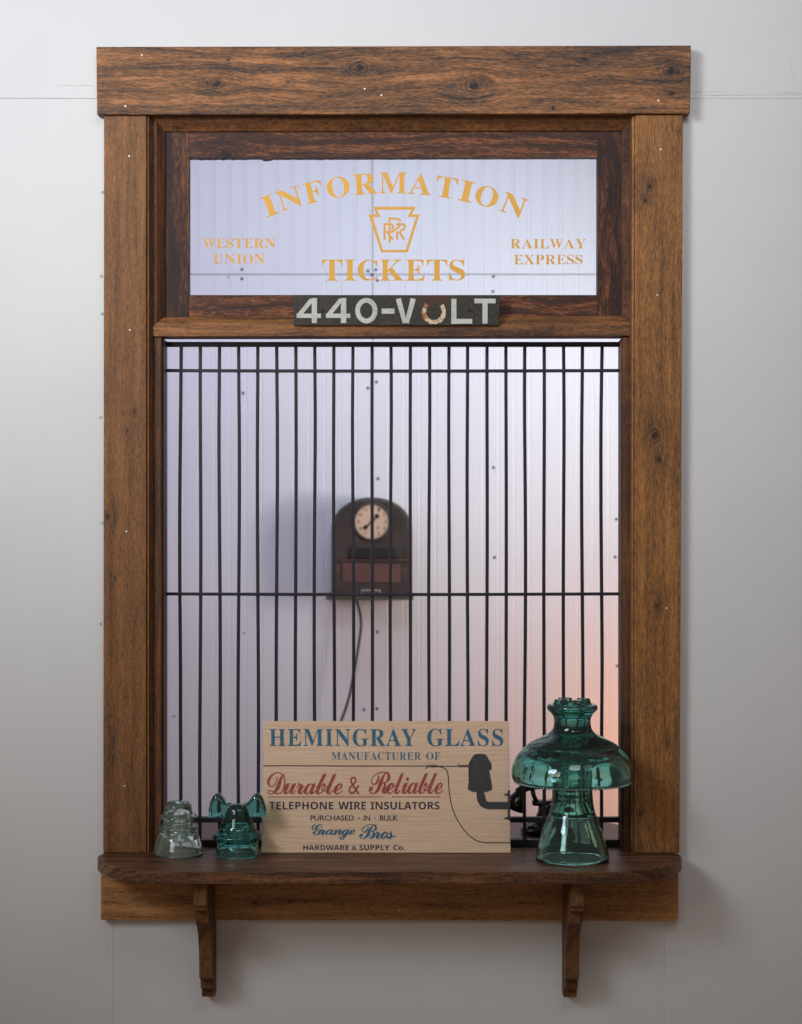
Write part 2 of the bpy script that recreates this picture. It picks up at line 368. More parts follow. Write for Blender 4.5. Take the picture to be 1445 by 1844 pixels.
# ------------------------------------------------------------------ ticket window
tw = thing('ticket_window', 'tall stained brown wooden ticket window with lettered glass transom set in the pale wall', 'window')
YC = -.019
hdr = board('header_board', [(175, 206.5), (1243, 204.5), (1245, 81.5), (173.5, 84)], -.025, -.0002, m_header, tw, .0018)
cl = board('side_casing', [(186, 1536), (263.5, 1536), (264, 207.8), (187.5, 207.8)], YC, -.0002, m_casing_l, tw, .0018)
cr = board('side_casing', [(1142, 1536), (1224, 1536), (1230.3, 206.6), (1144.5, 206.6)], YC, -.0002, m_casing_r, tw, .0018)
ap = board('apron_board', [(182, 1657), (1222, 1659), (1222, 1562), (182, 1562)], YC, -.0002, m_apron, tw, .0015)
def nails(par, lst, y):
    for a, b in lst:
        bm = bmesh.new(); disc(bm, (X(a, y), Z(b, y)), .0014, y - .0004, y + .001, 10); link('nail_head', bm, m_nail, par)
nails(hdr, [(256, 99), (226, 191), (687, 171.5), (1186, 181), (657, 160)], -.025)
nails(cl, [(233, 281), (234, 594), (228, 957), (225, 1415)], YC); nails(cr, [(1190, 269), (1184, 531), (1201, 1095)], YC)
nails(ap, [(720, 1639)], YC)
# routed beads along the casings' inner edges
def vstrip(name, x0, x1, yt, yb, y0, y1, mat, bw=.0012, xb0=None, xb1=None):
    return board(name, [(xb0 or x0, yb), (xb1 or x1, yb), (x1, yt), (x0, yt)], y0, y1, mat, tw, bw)
vstrip('bead_strip', 264.4, 269.2, 208, 1538, -.0150, .0125, m_casing_l, .002)
vstrip('bead_strip', 269.4, 275.2, 208, 1538, -.0060, .0125, m_stop_v, .001)
vstrip('bead_strip', 1138.6, 1143.8, 208, 1538, -.0150, .0125, m_casing_r, .002, 1137.0, 1141.3)
vstrip('bead_strip', 1134.5, 1138.3, 208, 1538, -.0060, .0125, m_stop_v, .001, 1133.5, 1136.7)
# jambs lining the opening
YJ = .0127
for a, b in ((258, 275), (1140, 1156)):
    bm = bmesh.new(); box(bm, X(a, 0), X(b, 0), YJ, .1, oz0, oz1); link('jamb', bm, m_stop_v, tw)
bm = bmesh.new(); box(bm, X(275.2, 0), X(1139.8, 0), YJ, .1, Z(214, 0), oz1 - .0003); link('head_jamb', bm, m_stop_h, tw)
# mitred bevelled stop round the transom
def mitre(o0, o1, i0, i1, ya, yi, mat):
    bm = bmesh.new(); yb = .026
    A = [P(*o0, ya), P(*o1, ya), P(*i1, yi), P(*i0, yi)]
    st = .30
    # a narrow flat, then the bevel
    F0, F1 = P(o0[0] + (i0[0] - o0[0]) * st, o0[1] + (i0[1] - o0[1]) * st, ya), P(o1[0] + (i1[0] - o1[0]) * st, o1[1] + (i1[1] - o1[1]) * st, ya)
    sec0 = [A[0], F0, A[3], Vector((A[3].x, yb, A[3].z)), Vector((A[0].x, yb, A[0].z))]
    sec1 = [A[1], F1, A[2], Vector((A[2].x, yb, A[2].z)), Vector((A[1].x, yb, A[1].z))]
    a = [bm.verts.new(p) for p in sec0]; b = [bm.verts.new(p) for p in sec1]
    for i in range(5): bm.faces.new((a[i], b[i], b[(i + 1) % 5], a[(i + 1) % 5]))
    bm.faces.new(a); bm.faces.new(b[::-1]); link('transom_stop', bm, mat, tw)
LT, RT, RB, LB = (275.6, 212), (1138.6, 211), (1140, 586), (276, 586)
lt, rt, rb, lb = (297, 236.5), (1119.5, 235), (1120, 569), (297, 571)
e = .25
mitre((LT[0] + e, LT[1]), (RT[0] - e, RT[1]), (lt[0] + e, lt[1]), (rt[0] - e, rt[1]), -.001, .010, m_stop_h)
mitre((LB[0] + e, LB[1]), (RB[0] - e, RB[1]), (lb[0] + e, lb[1]), (rb[0] - e, rb[1]), -.001, .010, m_mull)
mitre((LT[0], LT[1] + e), (LB[0], LB[1] - e), (lt[0], lt[1] + e), (lb[0], lb[1] - e), -.001, .010, m_stop_v)
mitre((RT[0], RT[1] + e), (RB[0], RB[1] - e), (rt[0], rt[1] + e), (rb[0], rb[1] - e), -.001, .010, m_stop_v)
# transom sash
YS = .0135
board('sash_stile', rect(292, 232, 340.8, 575), YS, .034, m_sash_v, tw, .0006)
board('sash_stile', rect(1076.2, 232, 1124, 575), YS, .034, m_sash_v, tw, .0006)
def ragged():
    bm = bmesh.new(); lo = []
    x = 341.0
    while x < 1076:
        j = random.uniform(-.9, .7) if x < 600 else random.uniform(-.25, .25)
        if 470 < x < 490: j = random.uniform(1.5, 3)
        lo.append((X(min(x, 1076), YS + .0004), Z(284.2 - (x - 341) * .0022 + (j if x > 342 else 0), YS))); x += random.uniform(3, 9)
    lo.append((X(1076, YS), Z(282.6, YS)))
    pts = lo + [(X(1076, YS), Z(232, YS)), (X(341, YS), Z(232, YS))]
    prism(bm, pts, 'y', YS + .0003, .034); return link('sash_rail', bm, m_sash_h, tw)
ragged()
board('sash_rail', rect(341, 531.2, 1076, 575), YS + .0003, .034, m_sash_h, tw, .0006)
YP = .024
bm = bmesh.new(); box(bm, X(339, YP), X(1078, YP), YP, YP + .003, Z(533, YP), Z(280, YP))
pane = link('transom_pane', bm, m_pane, tw)
# mullion bar
board('mullion_bar', [(275.8, 606), (1139.5, 605), (1139.5, 584.5), (275.8, 585)], -.0045, .045, m_mull, tw, .001)
# stops round the grille opening
for x0, x1 in ((275.6, 291.0), (1122.5, 1134.2)):
    vstrip('grille_stop', x0, x1, 606.5, 1538, .0005, .034, m_stop_v, .002, x0, x1)
vstrip('stop_edge', 291.3, 295.2, 610, 1536, .0100, .034, m_stop_v, .001)
vstrip('stop_edge', 1118.6, 1122.2, 610, 1536, .0100, .034, m_stop_v, .001)

# gold lettering on the pane ---------------------------------------
def flatword(s, f, bx, y, mat, par, name='lettering', off=0., space=1., th=.0003, fn=None):
    vs, fs, asp = glyphs(s, f, off, space); x0, y0, x1, y1 = bx
    if fn is None: fn = lambda px, py, w: P(px, py, y - th * w)
    V = [fn(x0 + (x1 - x0) * a, y1 + (y0 - y1) * b, w) for a, b, w in vs]
    return link(name, (V, [], fs), mat, par)
YG = YP - .0001
for ch, cx, w in (('I', 486, 25), ('N', 522, 44), ('F', 565, 33), ('O', 609.4, 41), ('R', 658, 43), ('M', 708, 50), ('A', 757, 41), ('T', 804.5, 39), ('I', 841, 26), ('O', 877, 41), ('N', 925.5, 45)):
    R0 = 613; dx = cx - 706; cyp = 329.5 + R0 - math.sqrt(R0 * R0 - dx * dx); th = math.asin(dx / R0)
    vs, fs, asp = glyphs(ch, 'bold', 0)
    h = 37.5; V = []
    for a, b, wz in vs:
        u = (a - .5) * w; v = (b - .5) * h
        V.append(P(cx + u * math.cos(th) + v * math.sin(th), cyp + u * math.sin(th) - v * math.cos(th), YG - .0003 * wz))
    link('letter', (V, [], fs), m_gold, pane)
def spaced(s, f, x0, x1, y0, y1, mat, par, y, off, gap, ws, name='letter', fn=None):
    """separate letters, widths ws (relative) with even gaps"""
    n = len(s); tot = sum(ws); unit = (x1 - x0 - gap * (n - 1)) / tot; x = x0; out = []
    for c, w in zip(s, ws):
        out.append(flatword(c, f, (x, y0, x + w * unit, y1), y, mat, par, name, off, fn=fn)); x += w * unit + gap
    return out
SW = {'T': .95, 'I': .55, 'C': .95, 'K': 1.12, 'E': .9, 'S': .75, 'W': 1.3, 'R': 1.05, 'N': 1.1, 'U': 1.05, 'O': 1.0, 'A': 1.05, 'L': .9, 'Y': 1.05, 'X': 1.05, 'P': .88}
for s, x0, x1, y0, y1, gp in (('TICKETS', 580, 838, 467.5, 505.5, 3.2), ('WESTERN', 366, 496.5, 429.5, 446.5, 1.8), ('UNION', 384, 477.5, 457.5, 475, 2.2),
                              ('RAILWAY', 919.5, 1055.5, 430.5, 447.5, 1.8), ('EXPRESS', 926, 1049.5, 459, 476, 1.8)):
    spaced(s, 'bold', x0, x1, y0, y1, m_gold, pane, YG, 0, gp, [SW[c] for c in s])
# keystone emblem
def q6(a, b): return (640 + a * .09689, 360 + b * .09689)
outer = [(330, 128), (1125, 128), (1052, 268), (1195, 272), (975, 975), (480, 975), (248, 270), (400, 270)]
inner = [(408, 183), (1040, 183), (975, 318), (1130, 318), (938, 930), (515, 930), (328, 318), (478, 318)]
bm = bmesh.new(); o1 = [bm.verts.new(P(*q6(*p), YG)) for p in outer]; i1 = [bm.verts.new(P(*q6(*p), YG)) for p in inner]
for i in range(8): bm.faces.new((o1[i], o1[(i + 1) % 8], i1[(i + 1) % 8], i1[i]))
for f in bmesh.ops.extrude_face_region(bm, geom=bm.faces[:])['geom']:
    if isinstance(f, bmesh.types.BMVert): f.co.y -= .0003
link('keystone_outline', bm, m_gold, pane)
def ribbon(bm, pts, w, fn, dy0, dy1):
    n = len(pts); L, R = [], []
    for i in range(n):
        a = Vector(pts[max(i - 1, 0)]); b = Vector(pts[min(i + 1, n - 1)]); d = (b - a).normalized(); nn = Vector((-d.y, d.x)); c = Vector(pts[i])
        ww = w[i] if isinstance(w, (list, tuple)) else w
        L.append(c + nn * ww / 2); R.append(c - nn * ww / 2)
    V = [[bm.verts.new(fn(p.x, p.y, t)) for p in S] for t in (dy0, dy1) for S in (L, R)]
    for i in range(n - 1):
        for a, b in ((0, 1), (2, 3), (0, 2), (1, 3)): bm.faces.new((V[a][i], V[a][i + 1], V[b][i + 1], V[b][i]))
    for i in (0, n - 1): bm.faces.new((V[0][i], V[1][i], V[3][i], V[2][i]))
fq = lambda a, b, t: P(*q6(a, b), YG - t)
bm = bmesh.new()
strokes = [[(640, 420), (640, 332)], [(620, 350), (770, 350)] + [(770 + 72 * math.sin(t * .26), 422 - 72 * math.cos(t * .26)) for t in range(1, 6)],
           [(640, 470), (640, 612)], [(640, 685), (640, 800)], [(640, 612), (720, 570), (790, 525), (838, 475)],
           [(545, 740), (545, 432)], [(545, 450), (670, 450), (697, 475), (699, 510), (682, 552)], [(580, 575), (640, 655), (702, 737)],
           [(780, 740), (780, 585)], [(760, 450), (890, 450), (922, 475), (925, 505), (900, 545), (830, 585)], [(815, 590), (860, 660), (903, 737)], [(780, 432), (780, 480)]]
for i, s in enumerate(strokes): ribbon(bm, s, 40, fq, .00002 * i, .0003 + .00001 * i)
link('monogram', bm, m_gold, pane)

# ------------------------------------------------------------------ grille
gr = thing('iron_grille', 'black iron grille of upright bars across the ticket window opening', 'grille', (0, .05, Z(1536, .05)))
YB0, YB1 = .0478, .0530
ZS = CAMZ - .5820                                   # height of the shelf top
def rail(y0p, y1p, ya, yb, x0=296.5, x1=1117.5, bend=0, zb=None, name='rail'):
    bm = bmesh.new(); n = 8; V = []
    for i in range(n + 1):
        px = x0 + (x1 - x0) * i / n; b = bend * math.sin(math.pi * i / n); zl = zb if zb is not None else Z(y1p + b, ya)
        V.append([bm.verts.new((X(px, ya), y, z)) for y, z in ((ya, zl), (yb, zl), (yb, Z(y0p + b, ya)), (ya, Z(y0p + b, ya)))])
    for a, b in zip(V, V[1:]):
        for k in range(4): bm.faces.new((a[k], a[(k + 1) % 4], b[(k + 1) % 4], b[k]))
    bm.faces.new(V[0]); bm.faces.new(V[-1][::-1]); bevel(bm, .0008, 2); return link(name, bm, m_iron, gr)
rail(615.5, 624, .044, .056); rail(664.2, 670.2, .0445, .0475, bend=1.0); rail(1066.6, 1072.4, .0445, .0475, bend=1.2)
rail(1472, 1481.5, .0440, .0560); rail(1512.5, 1524, .0440, .0600, zb=ZS + .0003, name='bottom_rail')
for x0, x1 in ((296.2, 299.2), (1116.0, 1119.0)):
    bm = bmesh.new(); box(bm, X(x0, .0445), X(x1, .0445), .0425, .0640, ZS + .0004, Z(613, .0445)); bevel(bm, .0005, 1); link('side_bar', bm, m_iron, gr)
tops = [326.5, 361, 395.5, 430, 464.5, 498.5, 533, 567, 601.5, 636, 670.5, 704.5, 739.5, 774, 809, 842.5, 877.5, 911.5, 945.5, 980.5, 1015.5, 1049.5, 1085]
for i, tx in enumerate(tops):
    bm = bmesh.new(); V = []; dr = random.uniform(-.9, .9); ph = random.uniform(0, 6.28); am = random.uniform(.4, 1.5)
    bow = -2.6 if i in (0, 22) else 0
    for j in range(15):
        t = j / 14; py = 622 + (1518 - 622) * t
        px = tx + dr * t + am * math.sin(ph + t * 6) * min(1, 6 * t, 6 * (1 - t)) + (bow * math.sin(math.pi * min(1, t * 1.6)) if bow else 0)
        hw = .0029
        c = X(px, YB0); z = Z(py, YB0)
        V.append([bm.verts.new((c + sx * hw, y, z)) for sx, y in ((-1, YB0), (1, YB0), (1, YB1), (-1, YB1))])
    for a, b in zip(V, V[1:]):
        for k in range(4): bm.faces.new((a[k], a[(k + 1) % 4], b[(k + 1) % 4], b[k]))
    bm.faces.new(V[0]); bm.faces.new(V[-1][::-1]); bevel(bm, .0009, 2); link('bar', bm, m_iron, gr)

# ------------------------------------------------------------------ far room wall of beadboard
YF = 1.5
fw = thing('far_wall', 'x', 'x'); del fw['label']; del fw['category']; fw['kind'] = 'structure'; fw.location = (0, YF, 0)
pitch = 28.35 * K(YF)
zseam = Z(494, YF); xseam = X(671, YF)
def plank_mesh(z0, z1):
    """a 40 mm plank with a quirk, a bead and a chamfered joint"""
    w = pitch - .0001
    sec = [(0, .0011), (.0016, .0002), (.0030, 0), (w - .0090, 0), (w - .0078, .0009), (w - .0066, .0001), (w - .0046, -.0004), (w - .0026, .0001), (w - .0012, .0008), (w, .0011), (w, .012), (0, .012)]
    bm = bmesh.new(); prism(bm, sec, 'z', z0, z1); bmesh.ops.recalc_face_normals(bm, faces=bm.faces[:])
    me = bpy.data.meshes.new('plank'); bm.to_mesh(me); bm.free(); me.materials.append(m_plank); return me
up, lo = plank_mesh(zseam + .0012, 3.0), plank_mesh(-.1, zseam - .0012)
for i in range(-34, 36):
    for me in (up, lo):
        o = bpy.data.objects.new('plank', me); C.objects.link(o); o.parent = fw; o.location = (xseam + .0008 + i * pitch + (-.0016 if i < 0 else 0), 0, 0)
bm = bmesh.new(); box(bm, -1.6, 1.7, .0125, .03, -.1, 3.0); local_link('backing_sheet', bm, plain('shadowed_backing', (.25, .25, .25), .9), fw)
for a, b in ((436, 485), (412, 499), (436, 502), (663, 488), (677, 486), (671, 495), (680, 505), (889, 498), (888, 525), (438, 708), (663, 699), (678, 688), (681, 862), (889, 842), (891, 1004),
             (680, 1138), (656, 1278), (679, 1276), (1110, 935), (1108, 1003), (1112, 1199), (440, 1140), (314, 1290)):
    bm = bmesh.new(); c = (X(a, YF), Z(b, YF)); n = 14
    lathe_pts = [(0, -.0022), (.0022, -.0018), (.0040, 0), (.0040, .002), (0, .002)]
    rings = []
    disc(bm, c, .0038 if a not in (412, 314, 440) else .0024, -.0016, .003, 12); bevel(bm, .0008, 1)
    local_link('screw', bm, m_screw, fw)

# ------------------------------------------------------------------ shelf on brackets
sh = thing('wall_shelf', 'dark brown wooden shelf with rounded ends on two brackets under the ticket window', 'shelf', (0, -.02, ZS))
TH = .0198
def outline(a, yb, ys, yf, cw, n=14):
    """half width a, back yb, arcs start ys, front yf, corner width cw"""
    pts = [(-a + .004, yb)]
    for i in range(n + 1):
        t = math.pi / 2 * i / n
        pts.append((-a + cw * (1 - math.cos(t)), ys + (yf - ys) * math.sin(t) ** 1.0))
    for i in range(n, -1, -1):
        t = math.pi / 2 * i / n
        pts.append((a - cw * (1 - math.cos(t)), ys + (yf - ys) * math.sin(t)))
    pts.append((a - .004, yb)); return pts
xc = (X(175, -.05) + X(1229, -.05)) / 2; ha = (X(1229, -.05) - X(175, -.05)) / 2
pts = [(x + xc, y) for x, y in outline(ha, -.0194, -.035, -.171, .15)]
bm = bmesh.new()
# board with a tongue that runs into the opening as the sill
s0, s1 = X(275.5, -.02), X(1133.5, -.02)
pts2 = pts[:1] + pts[1:] + [(pts[-1][0], -.0001), (s1, -.0001), (s1, .0995), (s0, .0995), (s0, -.0001), (pts[0][0], -.0001)]
prism(bm, pts2, 'z', ZS - TH, ZS)
bevel(bm, .0022, 3)
link('shelf_board', bm, m_shelf, sh)
prof = [(-.146, None), (-.146, 1631), (-.140, 1634), (-.139, 1640), (-.121, 1641), (-.1205, 1652), (-.118, 1662), (-.104, 1667), (-.090, 1676), (-.079, 1690), (-.072, 1708), (-.068, 1730), (-.066, 1762),
        (-.047, 1764), (-.046, 1780), (-.030, 1782), (-.030, 1795)]
def bracket(x0, x1, dz=0):
    bm = bmesh.new(); pp = [(y, ZS - TH - .0002 if p is None else Z(p, y) + dz) for y, p in prof]
    zb = pp[-1][1]; za = Z(1659.5, YC)
    pp += [(-.0003, zb), (-.0003, za), (YC - .0003, za), (YC - .0003, ZS - TH - .0002)]
    prism(bm, pp, 'x', x0, x1); bevel(bm, .0008, 1); link('bracket', bm, m_bracket, sh)
bracket(-.3385, -.3165); bracket(.2760, .2985, -.001)
# counter inside
ct = thing('inner_counter', 'brown wooden counter with rounded corner behind the iron grille', 'counter', (0, .2, ZS))
a2 = .42; n = 14
pp = [(-a2, .1003), (-a2, .20)] + [(-a2 + .10 * (1 - math.cos(math.pi / 2 * i / n)), .20 + .11 * math.sin(math.pi / 2 * i / n)) for i in range(1, n + 1)]
pp += [(a2 - .10 * (1 - math.cos(math.pi / 2 * i / n)), .20 + .11 * math.sin(math.pi / 2 * i / n)) for i in range(n, 0, -1)] + [(a2, .20), (a2, .1003)]
bm = bmesh.new(); prism(bm, pp, 'z', ZS - TH, ZS); bevel(bm, .002, 2); link('counter_board', bm, m_counter, ct)
for sx in (-.3, .28):
    bm = bmesh.new(); prism(bm, [(.1003, ZS - TH - .0003), (.26, ZS - TH - .0003), (.14, ZS - .16), (.1003, ZS - .16)], 'x', sx, sx + .022); link('counter_bracket', bm, m_bracket, ct)

# ------------------------------------------------------------------ 440-VOLT plate
def platemat():
    t = NT('weathered_plate'); co = t.coord(); s = t.sep(co); n = t.noise(co, 260, 5, .7); m = t.noise(co, 40, 4)
    c = t.mix(t.ramp(n, [(.42, 0), (.72, 1)]), (.024, .020, .015), (.062, .052, .037))
    c = t.mix(t.ramp(m, [(.5, 0), (.68, .35)]), c, (.06, .045, .03))
    dx = t.math('DIVIDE', t.math('SUBTRACT', s[0], X(785, -.01)), .030); dz = t.math('DIVIDE', t.math('SUBTRACT', s[2], Z(537, -.01)), .011)
    r = t.math('EXPONENT', t.math('MULTIPLY', t.math('ADD', t.math('POWER', t.math('ABSOLUTE', dx), 2.), t.math('POWER', t.math('ABSOLUTE', dz), 2.)), -1.))
    r = t.math('MULTIPLY', r, t.ramp(t.noise(co, 130, 4), [(.35, .2), (.6, 1)]))
    c = t.mix(r, c, (.085, .026, .014))
    return t.bsdf(c, .62, .1, t.bump(n, .5, .0006), .3)
def letmat(name, base, spot, rust=0):
    t = NT(name); co = t.coord(); n = t.noise(co, 330, 5, .72); m = t.noise(co, 60, 4, .65)
    c = t.mix(t.ramp(n, [(.30, .8), (.48, 0)]), base, spot)
    c = t.mix(t.ramp(m, [(.48, 0), (.62, .55)]), c, tuple(b * .62 for b in base))
    if rust:
        c = t.mix(t.ramp(m, [(.47, 0), (.56, .9)]), c, (.34, .12, .03)); c = t.mix(t.ramp(n, [(.50, 0), (.60, .85)]), c, (.10, .035, .015))
    return t.bsdf(c, .6, 0, t.bump(n, .5, .0008), .3)
m_plate, m_let = platemat(), letmat('chalky_white_letter', (.50, .49, .42), (.22, .20, .15)); m_rl = letmat('rusty_letter', (.66, .52, .34), (.30, .14, .05), 1)
YV = -.0110
pl = thing('voltage_plate', 'dark weathered metal plate reading 440-VOLT under the glass transom', 'sign', (X(714, YV), YV, Z(585, YV)))
board('plate', [(529, 586), (899.5, 586), (900.5, 531.5), (529.5, 531)], YV, -.0053, m_plate, pl, .0012)
def strokeletter(strokes, w, mat, name='letter', th=.0012):
    bm = bmesh.new(); f = lambda a, b, t: P(500 + a * .29066, 510 + b * .29066, YV - t)
    for i, (s, ww) in enumerate(strokes): ribbon(bm, s, ww, f, -.0004 + .00001 * i, th + .00004 * i)
    return link(name, bm, mat, pl)
for dx in (0, 181):
    strokeletter([([(229 + dx, 247), (229 + dx, 92)], 33), ([(214 + dx, 101), (133 + dx, 200)], 27), ([(119 + dx, 202), (270 + dx, 202)], 27)], 1, m_let)
strokeletter([([(551 + 54 * math.cos(t * math.pi / 18), 170 + 64 * math.sin(t * math.pi / 18)) for t in range(0, 37)], 30)], 1, m_let)
strokeletter([([(646, 173), (725, 173)], 32)], 1, m_let, 'hyphen')
strokeletter([([(749, 95), (790, 247)], [33, 26]), ([(842, 95), (801, 247)], [33, 26])], 1, m_let)
arc = [(970 + 62 * math.cos(math.radians(t)) * (1 + random.uniform(-.02, .02)), 178 + 62 * math.sin(math.radians(t)) * (1 + random.uniform(-.03, .03))) for t in range(-42, 229, 9)]
strokeletter([(arc, [random.uniform(21, 33) for _ in arc])], 1, m_rl)
bm = bmesh.new()
for i in range(7):
    a = 940 + i * 9 + random.uniform(-2, 2); b = 249 + random.uniform(-4, 4); c = P(500 + a * .29066, 510 + b * .29066, YV)
    bmesh.ops.create_icosphere(bm, subdivisions=1, radius=.0014, matrix=Matrix.Translation((c.x, YV - .0006, c.z)))
link('rust_blister', bm, m_rl, pl)
strokeletter([([(1093, 96), (1093, 252)], 32), ([(1077, 236), (1207, 236)], 30)], 1, m_let)
strokeletter([([(1220, 110), (1352, 110)], 29), ([(1286, 97), (1286, 250)], 32)], 1, m_let)
m_hole = plain('dark_hole', (.008, .007, .006), .9); m_hring = plain('hole_rim', (.035, .032, .03), .4, .4)
for a, b in ((581.3, 559.8), (846.5, 559.2)):
    bm = bmesh.new(); lathe(bm, [(.0026, 0), (.0040, .0), (.0040, .0009), (.0026, .0009)], 20)
    bmesh.ops.rotate(bm, verts=bm.verts[:], matrix=Matrix.Rotation(math.pi / 2, 3, 'X')); c = P(a, b, YV)
    bmesh.ops.translate(bm, verts=bm.verts[:], vec=(c.x, YV, c.z)); hr = link('hole_rim', bm, m_hring, pl)
    bm = bmesh.new(); disc(bm, (c.x, c.z), .0026, YV - .0002, YV + .0003, 16); link('screw_hole', bm, m_hole, hr)

# ------------------------------------------------------------------ leaning advertising sign
def boardmat():
    t = NT('washed_sign_board'); s = t.sep(t.coord())
    st = t.noise(t.xyz(t.math('MULTIPLY', s[0], 9.), t.math('MULTIPLY', s[2], 420.), 1.), 1, 5, .65)
    cr_ = t.noise(t.xyz(t.math('MULTIPLY', s[0], 700.), t.math('MULTIPLY', s[2], 60.), 1.), 1, 2)
    wv = t.noise(t.xyz(t.math('MULTIPLY', s[0], 5.), t.math('MULTIPLY', s[2], 60.), 1.), 1, 3, .5, 1.2); sp = t.noise(t.coord(), 190, 2)
    c = t.mix(t.ramp(st, [(.3, 0), (.7, 1)]), (.57, .370, .230), (.76, .535, .360))
    c = t.mix(t.ramp(cr_, [(.45, 0), (.75, .30)]), c, (.50, .34, .22))
    c = t.mix(t.ramp(wv, [(.50, 0), (.53, .22), (.56, 0)]), c, (.30, .18, .11))
    c = t.mix(t.ramp(sp, [(.76, 0), (.80, .7)]), c, (.12, .10, .08))
    return t.bsdf(c, .62, 0, t.bump(st, .3, .0004), .3), st
def inkmat(name, col, wear=.60):
    t = NT(name); s = t.sep(t.coord())
    st = t.noise(t.xyz(t.math('MULTIPLY', s[0], 14.), t.math('MULTIPLY', s[2], 620.), 5.), 1, 5, .7); n = t.noise(t.coord(), 900, 3, .7)
    c = t.mix(t.ramp(st, [(wear, 0), (wear + .10, .75)]), col, (.56, .38, .25)); c = t.mix(t.ramp(n, [(.58, 0), (.70, .4)]), c, (.52, .35, .23))
    return t.bsdf(c, .6, 0, None, .3)
m_board = boardmat()[0]
m_blue, m_red, m_ink, m_sil = inkmat('blue_ink', (.016, .115, .190)), inkmat('red_ink', (.32, .050, .042), .57), inkmat('black_ink', (.026, .026, .036)), inkmat('charcoal_ink', (.038, .034, .036), .72)
Bb = Vector((X(471, -.0155), -.0155, ZS + .0006)); Tt = Vector((X(476, .0335), .0335, Z(1298.5, .0335)))
upv = Vector((0, Tt.y - Bb.y, Tt.z - Bb.z)); HS = upv.length; upv.normalize(); lean = math.atan2(upv.y, upv.z)
WS = X(920, -.0155) - X(471, -.0155)
sg = thing('painted_sign', 'pale wooden sign for glass insulators leaning on the grille, in blue, red and black print', 'sign', tuple(Bb))
sg.rotation_euler = (-lean, 0, 0)
bm = bmesh.new(); TS = .0105; box(bm, 0, WS, 0, TS, 0, HS); bevel(bm, .0006, 1); local_link('sign_board', bm, m_board, sg)
def S(px, py, w=0, off=.00015):
    t = (py - 1298.5) / (1536 - 1298.5); l = 476 - 5 * t; r = 917 + 3 * t
    # the lean makes rows nearer the top slightly farther away
    return Vector(((px - l) / (r - l) * WS, -off - .0002 * w, (1 - t) * HS))
def sword(s, f, bx, mat, off=0., name='lettering', space=1.):
    vs, fs, asp = glyphs(s, f, off, space); x0, y0, x1, y1 = bx
    return local_link(name, ([S(x0 + (x1 - x0) * a, y1 + (y0 - y1) * b, w) for a, b, w in vs], [], fs), mat, sg)
sword('HEMINGRAY', 'bold', (486, 1312.5, 750.5, 1344.7), m_blue, 0, space=1.08); sword('GLASS', 'bold', (770, 1312.5, 906.6, 1344.7), m_blue, 0, space=1.08)
sword('MANUFACTURER', 'bold', (598, 1355.2, 759, 1369.6), m_blue, -.006, space=1.08); sword('OF', 'bold', (768.4, 1355.2, 793.4, 1369.6), m_blue, -.006, space=1.1)
def sletters(s, f, items, mat, off, base, hcap):
    """items: (char, x0, x1, top, bottom) in photo pixels"""
    for ch, x0, x1, y0, y1 in items: sword(ch, f, (x0, y0, x1, y1), mat, off, 'letter')
def z2(a, b): return 460 + a * .32526, 1280 + b * .32526
def sc(word, boxes, mat, off=.02):
    for ch, (x0, y0, x1, y1) in zip(word, boxes):
        a, b = z2(x0, y0); c, d = z2(x1, y1); sword(ch, 'script', (a, b, c, d), mat, off, 'letter')
def scw(word, x0, y0, x1, y1, mat, off=.010, sp=.80):
    a, b = z2(x0, y0); c, d = z2(x1, y1); vs, fs, asp = glyphs(word, 'script', 0, sp); V = []; F = []
    for i, (ox, oy) in enumerate(((0, 0), (.24, 0), (-.24, 0), (0, .18), (0, -.18))):          # a broad-nib stroke: the same word inked five times
        n = len(V); V += [S(a + ox + (c - a) * u, d + oy + (b - d) * v, w, .00015 + .00002 * i) for u, v, w in vs]; F += [tuple(q + n for q in f) for f in fs]
    local_link('lettering', (V, [], F), mat, sg)
scw('Durable', 68, 344, 484, 466, m_red); scw('Reliable', 630, 340, 1038, 464, m_red)
a, b = z2(517, 366); c, d = z2(580, 466); sword('&', 'bold', (a, b, c, d), m_red, .0)
scw('Grange', 313, 630, 553, 716, m_blue); scw('Bros', 577, 630, 764, 712, m_blue)
a, b = z2(766, 692); c, d = z2(777, 703); sword('.', 'bold', (a, b, c, d), m_blue)
sword('TELEPHONE', 'sansb', (485.4, 1445, 601, 1458.8), m_ink); sword('WIRE', 'sansb', (610, 1445, 659.5, 1458.8), m_ink); sword('INSULATORS', 'sansb', (668, 1445, 792, 1458.8), m_ink)
sword('PURCHASED', 'sans', (559.8, 1469.2, 638, 1478.8), m_ink, .014); sword('-', 'sans', (644, 1473.6, 649.5, 1475), m_ink, .01); sword('IN', 'sans', (655.5, 1469.2, 667, 1478.8), m_ink, .014)
sword('-', 'sans', (673, 1473.6, 678.5, 1475), m_ink, .01); sword('BULK', 'sans', (684.5, 1469.2, 717, 1478.8), m_ink, .014)
sword('HARDWARE & SUPPLY', 'sansb', (546.5, 1522.2, 702, 1531.4), m_ink); sword('Co', 'sansb', (708.5, 1522.2, 726, 1531.4), m_ink); sword('.', 'sansb', (727.6, 1529.6, 729.8, 1531.6), m_ink)
def srib(name, pts, w, mat, lift=0.):
    bm = bmesh.new(); ribbon(bm, pts, w, lambda a, b, t: S(a, b, 0, .00012 + t), lift, lift + .0002); local_link(name, bm, mat, sg)
srib('underline', [z2(72, 481), z2(712, 480)], 1.5, m_red); srib('underline', [z2(757, 480), z2(1026, 480)], 1.5, m_red)
wob = lambda pts: [(a, b + random.uniform(-.15, .15)) for a, b in pts]
srib('wire_line', wob([z2(46 + (1185 - 46) * i / 40, 307 + 3 * i / 40) for i in range(41)]), 1.9, m_sil)
